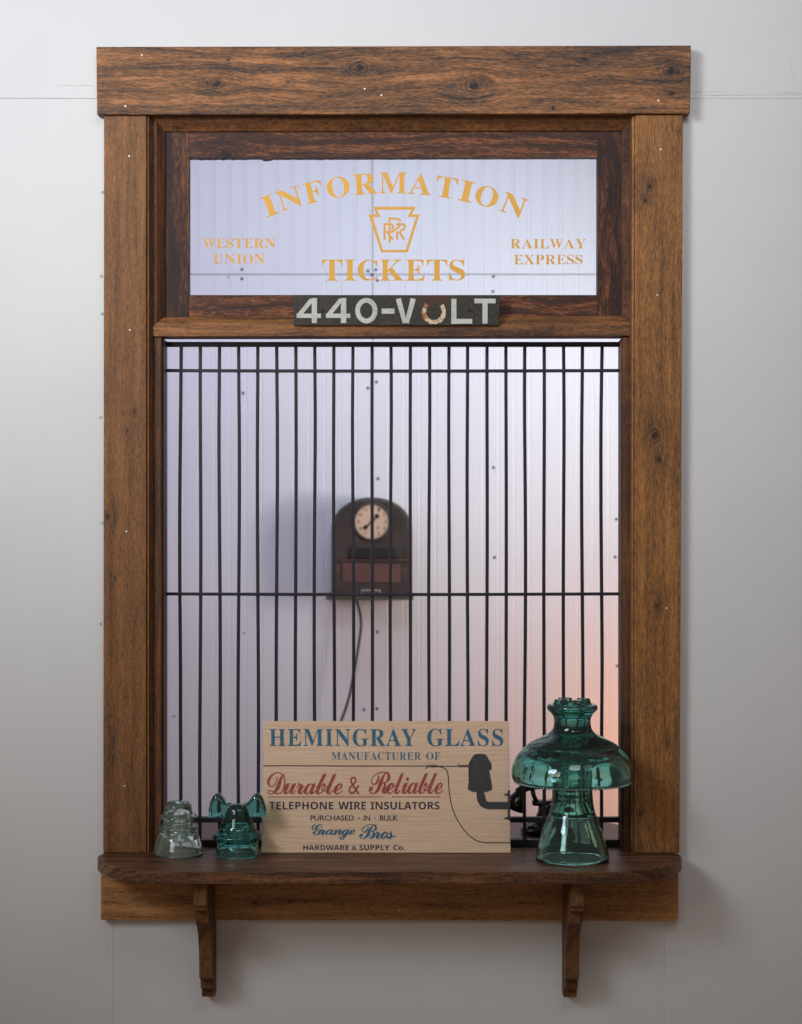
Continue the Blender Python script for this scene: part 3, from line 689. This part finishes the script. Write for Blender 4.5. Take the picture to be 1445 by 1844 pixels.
cv = catmull([z2(*p) for p in [(985, 311), (1030, 314), (1058, 330), (1068, 360), (1072, 420), (1080, 490), (1098, 560), (1130, 625), (1172, 680), (1215, 715), (1262, 730), (1320, 732), (1412, 732)]], 5)
srib('wire_curve', cv, 1.8, m_sil, .0001)
for x0, x1, tx, ty in ((955, 1002, 942, 325), (1132, 1182, 1122, 296)):
    for k in range(6):
        a = x0 + (x1 - x0) * k / 5; srib('wire_twist', [z2(a - 3, 317), z2(a + 4, 301)], 1.6, m_sil, .0003)
    srib('wire_end', [z2(x0, 311), z2((x0 + tx) / 2, (311 + ty) / 2 + 1), z2(tx, ty)], 1.4, m_sil, .0005)
half = [(0, 240), (18, 241), (32, 246), (41, 256), (46, 272), (52, 284), (62, 294), (64, 301), (58, 305), (51, 308), (53, 316), (64, 321), (64, 329), (52, 334), (55, 374), (50, 381), (62, 387), (63, 396), (68, 436), (64, 442), (55, 447), (40, 452), (20, 455), (0, 456)]
sil = [(1245 + x, y) for x, y in half] + [(1245 - x, y) for x, y in half[::-1][1:-1]]
def spoly(name, pts, mat, lift=.0003):
    bm = bmesh.new(); A = [bm.verts.new(S(*z2(*p), 0, lift + .0002)) for p in pts]; B = [bm.verts.new(S(*z2(*p), 0, lift)) for p in pts]
    bm.faces.new(A); bm.faces.new(B[::-1]); n = len(pts)
    for i in range(n): bm.faces.new((A[i], B[i], B[(i + 1) % n], A[(i + 1) % n]))
    bmesh.ops.triangulate(bm, faces=[f for f in bm.faces if len(f.verts) > 4], ngon_method='EAR_CLIP'); local_link(name, bm, mat, sg)
spoly('printed_insulator', sil, m_sil)
arm = [(1226, 450), (1226, 480), (1232, 508), (1246, 530), (1266, 543), (1290, 549), (1398, 549), (1398, 508), (1296, 508), (1280, 503), (1270, 490), (1266, 474), (1266, 450)]
spoly('printed_arm', arm, m_sil, .0001)
spoly('printed_arm_plate', [(1398, 446), (1412, 442), (1412, 614), (1398, 606)], m_sil, .0002)
for yy in (468, 598):
    spoly('printed_bolt', [(1398, yy - 7), (1392, yy - 9), (1389, yy - 4), (1378, yy - 4), (1378, yy + 4), (1389, yy + 4), (1392, yy + 9), (1398, yy + 7)], m_sil, .0001)

# ------------------------------------------------------------------ glass insulators
def remeshed(name, bm, vox, mat, parent, smooth_it=6, fac=.5):
    me = bpy.data.meshes.new(name); bmesh.ops.recalc_face_normals(bm, faces=bm.faces[:]); bm.to_mesh(me); bm.free()
    o = bpy.data.objects.new('tmp', me); C.objects.link(o)
    r = o.modifiers.new('r', 'REMESH'); r.mode = 'VOXEL'; r.voxel_size = vox; r.adaptivity = 0
    s = o.modifiers.new('s', 'SMOOTH'); s.factor = fac; s.iterations = smooth_it
    dg = bpy.context.evaluated_depsgraph_get(); m2 = bpy.data.meshes.new_from_object(o.evaluated_get(dg)); bpy.data.objects.remove(o)
    m2.name = name; m2.materials.clear(); m2.materials.append(mat); m2.polygons.foreach_set('use_smooth', [True] * len(m2.polygons))
    q = bpy.data.objects.new(name, m2); C.objects.link(q); q.parent = parent; return q
def cavity(r0, z1, rt, zt, threads=6, amp=.0012):
    """inside of the skirt, then the threaded pin hole (returned from the top down)"""
    out = [(0, zt), (rt * .6, zt - .0006), (rt, zt - .003)]
    n = threads * 4; z = zt - .004; zend = z1
    for i in range(n + 1):
        t = i / n; out.append((rt + (r0 - rt) * .35 * t + amp * (.5 - .5 * math.cos(2 * math.pi * t * threads)), z + (zend - z) * t))
    return out
def drip_ring(nd, rd, mat, root):
    bm = bmesh.new()
    for i in range(nd):
        a = 2 * math.pi * i / nd
        bmesh.ops.create_uvsphere(bm, u_segments=10, v_segments=6, radius=rd[1], matrix=Matrix.Translation((rd[0] * math.cos(a), rd[0] * math.sin(a), rd[2])) @ Matrix.Diagonal((1, 1, 1.35, 1)))
    local_link('drip_points', bm, mat, root, smooth=True)
def insulator(label, px, yc, prof_px, cav, mat, n=96, drips=0, rd=0, ears=None, remesh=None, base=1546, group=None, extra=None, name='glass_insulator'):
    root = thing(name, label, 'insulator', (X(px, yc), yc, ZS + .0002))
    k = K(yc); outerp = [(r * k, max(0, (base - y)) * k) for r, y in prof_px]
    prof = catmull(outerp, 4) + cav
    bm = bmesh.new(); lathe(bm, prof, n, close=True)
    if drips: drip_ring(drips, rd, mat, root)
    if extra: extra(bm, k)
    if remesh: remeshed('glass_body', bm, remesh, mat, root, 2)
    else: local_link('glass_body', bm, mat, root, smooth=True)
    return root
# shelf-top ellipse centre: base row of each piece in the photo
def baserow(yc): return 922 + .582 / K(yc)
# 1 clear, small
yc = -.024; b = baserow(yc)
P1 = [(r, b - h) for r, h in [(38.5, .8), (43.6, 2), (44.6, 5), (43.8, 10), (41.4, 18), (37.5, 30), (33, 38.5), (31.5, 42), (33.5, 44), (35.6, 46), (35.6, 48.5), (33.5, 51), (28.5, 54), (27.2, 58), (27.4, 62), (31, 64), (34, 66), (34, 68.5), (31.5, 70.5), (26.3, 73), (25.4, 77), (24.4, 82), (23.2, 88), (19, 93.5), (11, 96), (0, 96.7)]]
k = K(yc)
cav1 = cavity(20 * k, 32 * k, 12.5 * k, 80 * k, 7, .0024) + [(22 * k, 30 * k), (29 * k, 25 * k), (35.5 * k, 12 * k), (37.0 * k, .0016)]
insulator('small pale clear-green glass insulator at the left end of the shelf', 321.5, yc, P1, cav1, m_clear, drips=44, rd=(40.6 * k, .0017, .0022), base=b, remesh=.00085)
# 2 teal with ears
yc = -.040; b = baserow(yc); k = K(yc)
P2 = [(r, b - h) for r, h in [(34.5, .8), (38.6, 2), (39.8, 5), (38.4, 11), (37.2, 18), (36.8, 22), (38, 24), (37.8, 27), (41, 30), (44, 32.5), (44.5, 36), (43, 39.5), (37.5, 43), (33, 48), (30, 54), (27.5, 62), (25.2, 70), (22.8, 80), (19.5, 88), (11, 93.5), (0, 94.5)]]
cav2 = cavity(18 * k, 33 * k, 12.0 * k, 76 * k, 8, .0024) + [(22 * k, 30 * k), (28 * k, 24 * k), (31 * k, 14 * k), (32.5 * k, .0016)]
def ears(bm, k):
    for s in (-1, 1):
        prof2 = [(-2, 88), (6, 97), (13, 100.5), (19, 104), (24, 111), (29, 118), (34, 121.5), (39, 120.5), (45, 113.5), (49.3, 102), (51.6, 89), (52.2, 80), (50.6, 75.5), (46, 74), (40, 76), (34, 77.5), (29, 76.5), (25, 71), (20, 62), (8, 56), (-2, 56)]
        pts = [(s * a * k, h * k * .935) for a, h in prof2]
        # pillow cross-section: several layers shrinking toward the faces
        n = len(pts); cxm = s * 34 * k; czm = 88 * k; rings = []
        for yy, scf in ((-14, .70), (-12.5, .86), (-9, .96), (-4, 1.0), (4, 1.0), (9, .96), (12.5, .86), (14, .70)):
            rings.append([bm.verts.new((cxm + (p[0] - cxm) * scf if abs(p[0]) > 18 * k else p[0], yy * k, czm + (p[1] - czm) * scf)) for p in pts])
        for A, B in zip(rings, rings[1:]):
            for i in range(n): bm.faces.new((A[i], A[(i + 1) % n], B[(i + 1) % n], B[i]))
        bm.faces.new(rings[0]); bm.faces.new(rings[-1][::-1])
insulator('teal glass insulator with two raised ears beside the leaning sign', 428, yc, P2, cav2, m_teal, drips=38, rd=(36.6 * k, .0017, .0022), base=b, remesh=.00085, extra=ears)
# 3 large umbrella insulator
yc = -.070; b = baserow(yc); k = K(yc)
def row(py): return b - (1550.5 - py) - 0          # photo row to row above the base plane
top = 1547.7
P3 = [(62.5, 1547.2), (65.8, 1545.8), (66.4, 1542), (65.4, 1537), (61.6, 1522), (56.6, 1505), (52, 1490), (46, 1475), (41.5, 1464), (38.6, 1452), (37.2, 1440), (36.3, 1428), (36, 1412)]
P3u = [(40, 1396), (70, 1395), (97, 1400), (103.2, 1403.5)]
P3o = [(106.2, 1404.5), (108.6, 1401), (109.4, 1394), (108.6, 1384), (105.2, 1373), (99, 1361), (91, 1351.5), (81.5, 1344), (79.6, 1341), (69, 1334.5), (55, 1327.5), (42, 1320.5), (35.5, 1313.5), (33.2, 1304), (33.0, 1296), (34.8, 1289.5), (39.5, 1283), (44.4, 1278), (45.4, 1273.5), (43.6, 1269.5), (38, 1268.5), (28, 1272), (0, 1274)]
def H(pr): return [(r * k, (top - y) * k) for r, y in pr]
inner_skirt = [(101.5, 1402), (98, 1396), (96, 1386), (88, 1372), (75, 1362), (56, 1356), (42, 1357), (37.2, 1364), (36.2, 1380)]
prof3 = catmull(H(P3 + [(35.8, 1395), (36, 1380), (38.5, 1366), (45, 1358.5), (60, 1358), (77, 1365), (88.5, 1375), (95, 1387), (97.5, 1396), (101, 1403)] + P3o[:]), 4)
cav3 = [(0, .205 - .012), (.010, .203 - .012)] if False else [(0, 200 * k), (13 * k, 197 * k)]
for i in range(45):
    t = i / 44; cav3.append(((14.5 + 2.5 * t) * k + .0010 * (.5 - .5 * math.cos(2 * math.pi * t * 9)), (195 - 92 * t) * k))
cav3 += [(19 * k, 98 * k), (21.5 * k, 90 * k), (24 * k, 84 * k), (29 * k, 80.5 * k), (33 * k, 78 * k), (37 * k, 66 * k), (45 * k, 44 * k), (53 * k, 20 * k), (57 * k, 4 * k), (59 * k, .0012)]
root3 = thing('glass_insulator', 'large blue-green umbrella-shaped glass insulator at the right end of the shelf', 'insulator', (X(1031, yc), yc, ZS + .0002))
bm = bmesh.new(); lathe(bm, prof3 + cav3, 128, close=True)
drip_ring(104, (104.0 * k, .0023, (top - 1405.2) * k), m_big, root3)
# crown: four lugs with two crossing wire grooves
for q in range(4):
    a = math.radians(28 + 90 * q)
    c0 = Vector((math.cos(a), math.sin(a), 0)) * 24 * k
    V0 = bmesh.ops.create_cube(bm, size=1)['verts']
    for v in V0:
        tp = v.co.z > 0
        v.co = Vector((v.co.x * (15 if tp else 21) * k, v.co.y * (20 if tp else 29) * k, (top - 1268) * k + v.co.z * 19 * k))
    bmesh.ops.rotate(bm, verts=V0, matrix=Matrix.Rotation(a, 3, 'Z')); bmesh.ops.translate(bm, verts=V0, vec=c0)
remeshed('glass_body', bm, .0010, m_big, root3, 2)
bm = bmesh.new()      # groove ridge on the skirt shoulder
lathe(bm, [((81.0 + .9 * math.cos(a)) * k, (top - 1343.4 + .9 * math.sin(a)) * k) for a in [2 * math.pi * i / 8 for i in range(8)]], 96)
local_link('shoulder_ridge', bm, m_big, root3, smooth=True)

# ------------------------------------------------------------------ time clock on the far wall
m_case = plain('dark_clock_case', (.058, .042, .036), .38, 0, .3, 15); m_edge = plain('olive_clock_edge', (.075, .065, .042), .45)
m_red_p = plain('red_brown_panel', (.13, .060, .048), .5, 0, .15, 25); m_dial = plain('cream_dial', (.70, .49, .33), .5, 0, .08, 30)
m_black = plain('black_enamel', (.02, .018, .02), .3); m_brass = plain('dull_metal', (.32, .28, .24), .4, .5)
YK = 1.36
kc = thing('time_clock', 'dark arch-topped time clock with round cream dial on the far wall', 'clock', (X(669, YF), YF, Z(1073, YK)))
def arch(x0, x1, ytop, ysp, ybot, y, n=26):
    cx = (x0 + x1) / 2; pts = [(X(x0, y), Z(ybot, y)), (X(x1, y), Z(ybot, y))]
    for i in range(n + 1):
        t = math.pi * i / n; pts.append((X(cx + (x1 - x0) / 2 * math.cos(t), y), Z(ysp + (ytop - ysp) * max(0, math.sin(t)) ** .92, y)))
    return pts
bm = bmesh.new(); prism(bm, arch(597, 742.5, 895.5, 955, 1072, YK), 'y', YK + .006, YF - .0005); bevel(bm, .004, 2); link('case', bm, m_edge, kc)
bm = bmesh.new(); prism(bm, arch(602, 738, 899.5, 955, 1007, YK), 'y', YK - .004, YK + .0055); bevel(bm, .003, 2); link('upper_door', bm, m_case, kc)
bm = bmesh.new(); box(bm, X(601, YK), X(739, YK), YK, YK + .0055, Z(1070.5, YK), Z(1009, YK)); bevel(bm, .001, 1); lowp = link('lower_panel', bm, m_case, kc)
bm = bmesh.new(); box(bm, X(600, YK), X(740, YK), YK - .006, YK + .004, Z(1008.9, YK), Z(1007.3, YK)); link('door_sill', bm, plain('copper_line', (.25, .13, .09), .4, .3), kc)
bm = bmesh.new(); prism(bm, [(X(616.5, YK), Z(1048.5, YK)), (X(721, YK), Z(1049.5, YK)), (X(721, YK), Z(1016, YK)), (X(617, YK), Z(1014, YK))], 'y', YK - .003, YK - .0001); bevel(bm, .0015, 2); link('window_panel', bm, m_red_p, kc)
bm = bmesh.new(); prism(bm, [(X(628, YK), Z(1006, YK)), (X(718, YK), Z(1006, YK)), (X(711, YK), Z(984, YK)), (X(631, YK), Z(984, YK))], 'y', YK - .010, YK - .0041); bevel(bm, .003, 2); link('lower_moulding', bm, m_black, kc)
bm = bmesh.new(); box(bm, X(650, YK), X(686, YK), YK - .004, YK - .0001, Z(1072, YK), Z(1061.5, YK)); bevel(bm, .002, 2); link('maker_plate', bm, m_brass, kc)
bm = bmesh.new(); box(bm, X(653, YK), X(683, YK), YK - .0048, YK - .0041, Z(1069, YK), Z(1064.5, YK)); link('plate_slot', bm, m_case, kc)
for a, b_, r in ((729.5, 1027.5, .0045), (728, 1036, .0028)):
    bm = bmesh.new(); disc(bm, (X(a, YK), Z(b_, YK)), r, YK - .003, YK - .0001, 14); bevel(bm, .0008, 1); link('rivet', bm, m_red_p, kc)
bm = bmesh.new(); box(bm, X(605, YK), X(612, YK), YK - .002, YK - .0001, Z(1034, YK), Z(1019, YK)); link('side_slot', bm, m_red_p, kc)
DC = (670.5, 939.4); c = P(*DC, YK)
def atdial(bm, y): bmesh.ops.rotate(bm, verts=bm.verts[:], matrix=Matrix.Rotation(math.pi / 2, 3, 'X')); bmesh.ops.translate(bm, verts=bm.verts[:], vec=(c.x, y, c.z))
kk = K(YK); yd = YK - .0045
bm = bmesh.new(); lathe(bm, [(30.5 * kk, -.001), (35.5 * kk, -.001), (35.0 * kk, .004), (33 * kk, .0065), (31.2 * kk, .005), (30.5 * kk, .002)], 48); atdial(bm, yd); link('bezel', bm, m_edge, kc, smooth=True)
bm = bmesh.new(); lathe(bm, [(0, 0), (31 * kk, 0), (31 * kk, .0012), (0, .0012)], 48); atdial(bm, yd); dl = link('dial', bm, m_dial, kc)
yt = yd - .0014
m_num = plain('grey_numeral', (.05, .042, .04), .6)
for i in range(1, 13):
    t = math.radians(30 * i); cx, cy = DC[0] + 24.5 * math.sin(t), DC[1] - 24.5 * math.cos(t); w = 2.6 if i < 10 else 4.6
    flatword(str(i), 'sans', (cx - w / 2 - .6, cy - 2.9, cx + w / 2 + .6, cy + 2.9), yt, m_num, dl, 'numeral', .006, th=.0002)
def hand(ang, ln, tail, w, lift):
    bm = bmesh.new(); d = Vector((math.sin(ang), -math.cos(ang))); n_ = Vector((-d.y, d.x)); q = Vector(DC)
    pts = [q - d * tail + n_ * w * .5, q - d * tail - n_ * w * .5, q + d * ln * .55 - n_ * w * .35, q + d * ln * .66 - n_ * w * 1.1, q + d * ln * .86 - n_ * w * .8, q + d * ln, q + d * ln * .86 + n_ * w * .8, q + d * ln * .66 + n_ * w * 1.1, q + d * ln * .55 + n_ * w * .35]
    prism(bm, [(X(p.x, yt), Z(p.y, yt)) for p in pts], 'y', yt - .001 - lift, yt - .0003 - lift); link('clock_hand', bm, m_black, dl)
hand(math.radians(41), 18, 4, 4.0, 0); hand(math.radians(229), 21, 5, 3.6, .001)
bm = bmesh.new(); disc(bm, (c.x, c.z), 2.4 * kk, yt - .003, yt, 14); link('hand_boss', bm, m_black, dl)
bm = bmesh.new(); q = P(681, 950.5, yt); disc(bm, (q.x, q.z), 1.6 * kk, yt - .0004, yt - .0001, 10); link('winding_hole', bm, m_black, dl)
bm = bmesh.new(); box(bm, X(587.5, YK - .012), X(745, YK - .012), YK - .012, YF - .0005, Z(1080.5, YK - .012), Z(1073.3, YK - .012)); bevel(bm, .0015, 2); link('base_board', bm, m_edge, kc)
YW = 1.44
cp = [(641, 1078, 1.42), (648, 1100, 1.42), (650.5, 1125, 1.43), (648, 1150, 1.43), (643, 1180, 1.43), (637, 1215, 1.43), (629, 1255, 1.435), (617, 1292, 1.44), (600, 1330, 1.45), (580, 1390, 1.46), (565, 1480, 1.47), (560, 1700, 1.47)]
bm = bmesh.new(); tube(bm, catmull([tuple(P(a, b_, y)) for a, b_, y in cp], 6), .0034, 8); link('power_cord', bm, plain('dark_cord', (.05, .045, .03), .5), kc, smooth=True)

# ------------------------------------------------------------------ old telephone on the inner counter
m_bake = plain('black_bakelite', (.012, .009, .010), .18, 0, .3, 10)
yt0 = .172; kx = K(yt0)
tel = thing('desk_telephone', 'old black desk telephone standing on the inner counter behind the large insulator', 'telephone', (X(988, yt0), yt0, ZS + .0003))
bm = bmesh.new(); lathe(bm, [(0, 0), (.046, 0), (.050, .003), (.051, .008), (.047, .013), (.040, .017), (.030, .022), (.023, .030), (.019, .040), (.018, .050), (0, .050)], 48); local_link('base', bm, m_bake, tel, smooth=True)
bm = bmesh.new()   # dial on the front
lathe(bm, [(0, 0), (.021, 0), (.0225, .003), (.0205, .006), (.010, .0055), (.009, .009), (0, .010)], 36)
bmesh.ops.rotate(bm, verts=bm.verts[:], matrix=Matrix.Rotation(math.radians(72), 3, 'X')); bmesh.ops.translate(bm, verts=bm.verts[:], vec=(.004, -.024, .040)); dm = local_link('dial', bm, m_bake, tel, smooth=True)
for i in range(10):
    a = math.radians(30 * i + 40); bm = bmesh.new(); disc(bm, (0, 0), .0022, -.0004, .0004, 10)
    bmesh.ops.translate(bm, verts=bm.verts[:], vec=(.0150 * math.cos(a), -.0005, .0150 * math.sin(a)))
    bmesh.ops.rotate(bm, verts=bm.verts[:], matrix=Matrix.Rotation(math.radians(-18), 3, 'X')); bmesh.ops.translate(bm, verts=bm.verts[:], vec=(.004, -.0303, .0417))
    local_link('finger_hole', bm, m_brass, dm)
bm = bmesh.new(); box(bm, -.030, .030, -.012, .012, .050, .060); bevel(bm, .004, 2)
for s in (-1, 1):
    for y in (-.010, .010):
        tube(bm, [(s * .022, y, .058), (s * .027, y, .068), (s * .029, y, .078)], .004, 8)
local_link('cradle', bm, m_bake, tel, smooth=True)
bm = bmesh.new(); pts = catmull([(-.056, 0, .072), (-.040, 0, .083), (-.015, 0, .087), (.015, 0, .087), (.040, 0, .083), (.056, 0, .072)], 5)
tube(bm, pts, .0082, 12)
hs = local_link('handset', bm, m_bake, tel, smooth=True)
for s in (-1, 1):
    bm = bmesh.new(); lathe(bm, [(0, -.030), (.017, -.030), (.0195, -.026), (.019, -.016), (.014, -.006), (.009, .003), (0, .006)], 28)
    bmesh.ops.rotate(bm, verts=bm.verts[:], matrix=Matrix.Rotation(math.radians(-s * 22), 3, 'Y')); bmesh.ops.translate(bm, verts=bm.verts[:], vec=(s * .052, 0, .070))
    local_link('earpiece' if s < 0 else 'mouthpiece', bm, m_bake, tel, smooth=True)
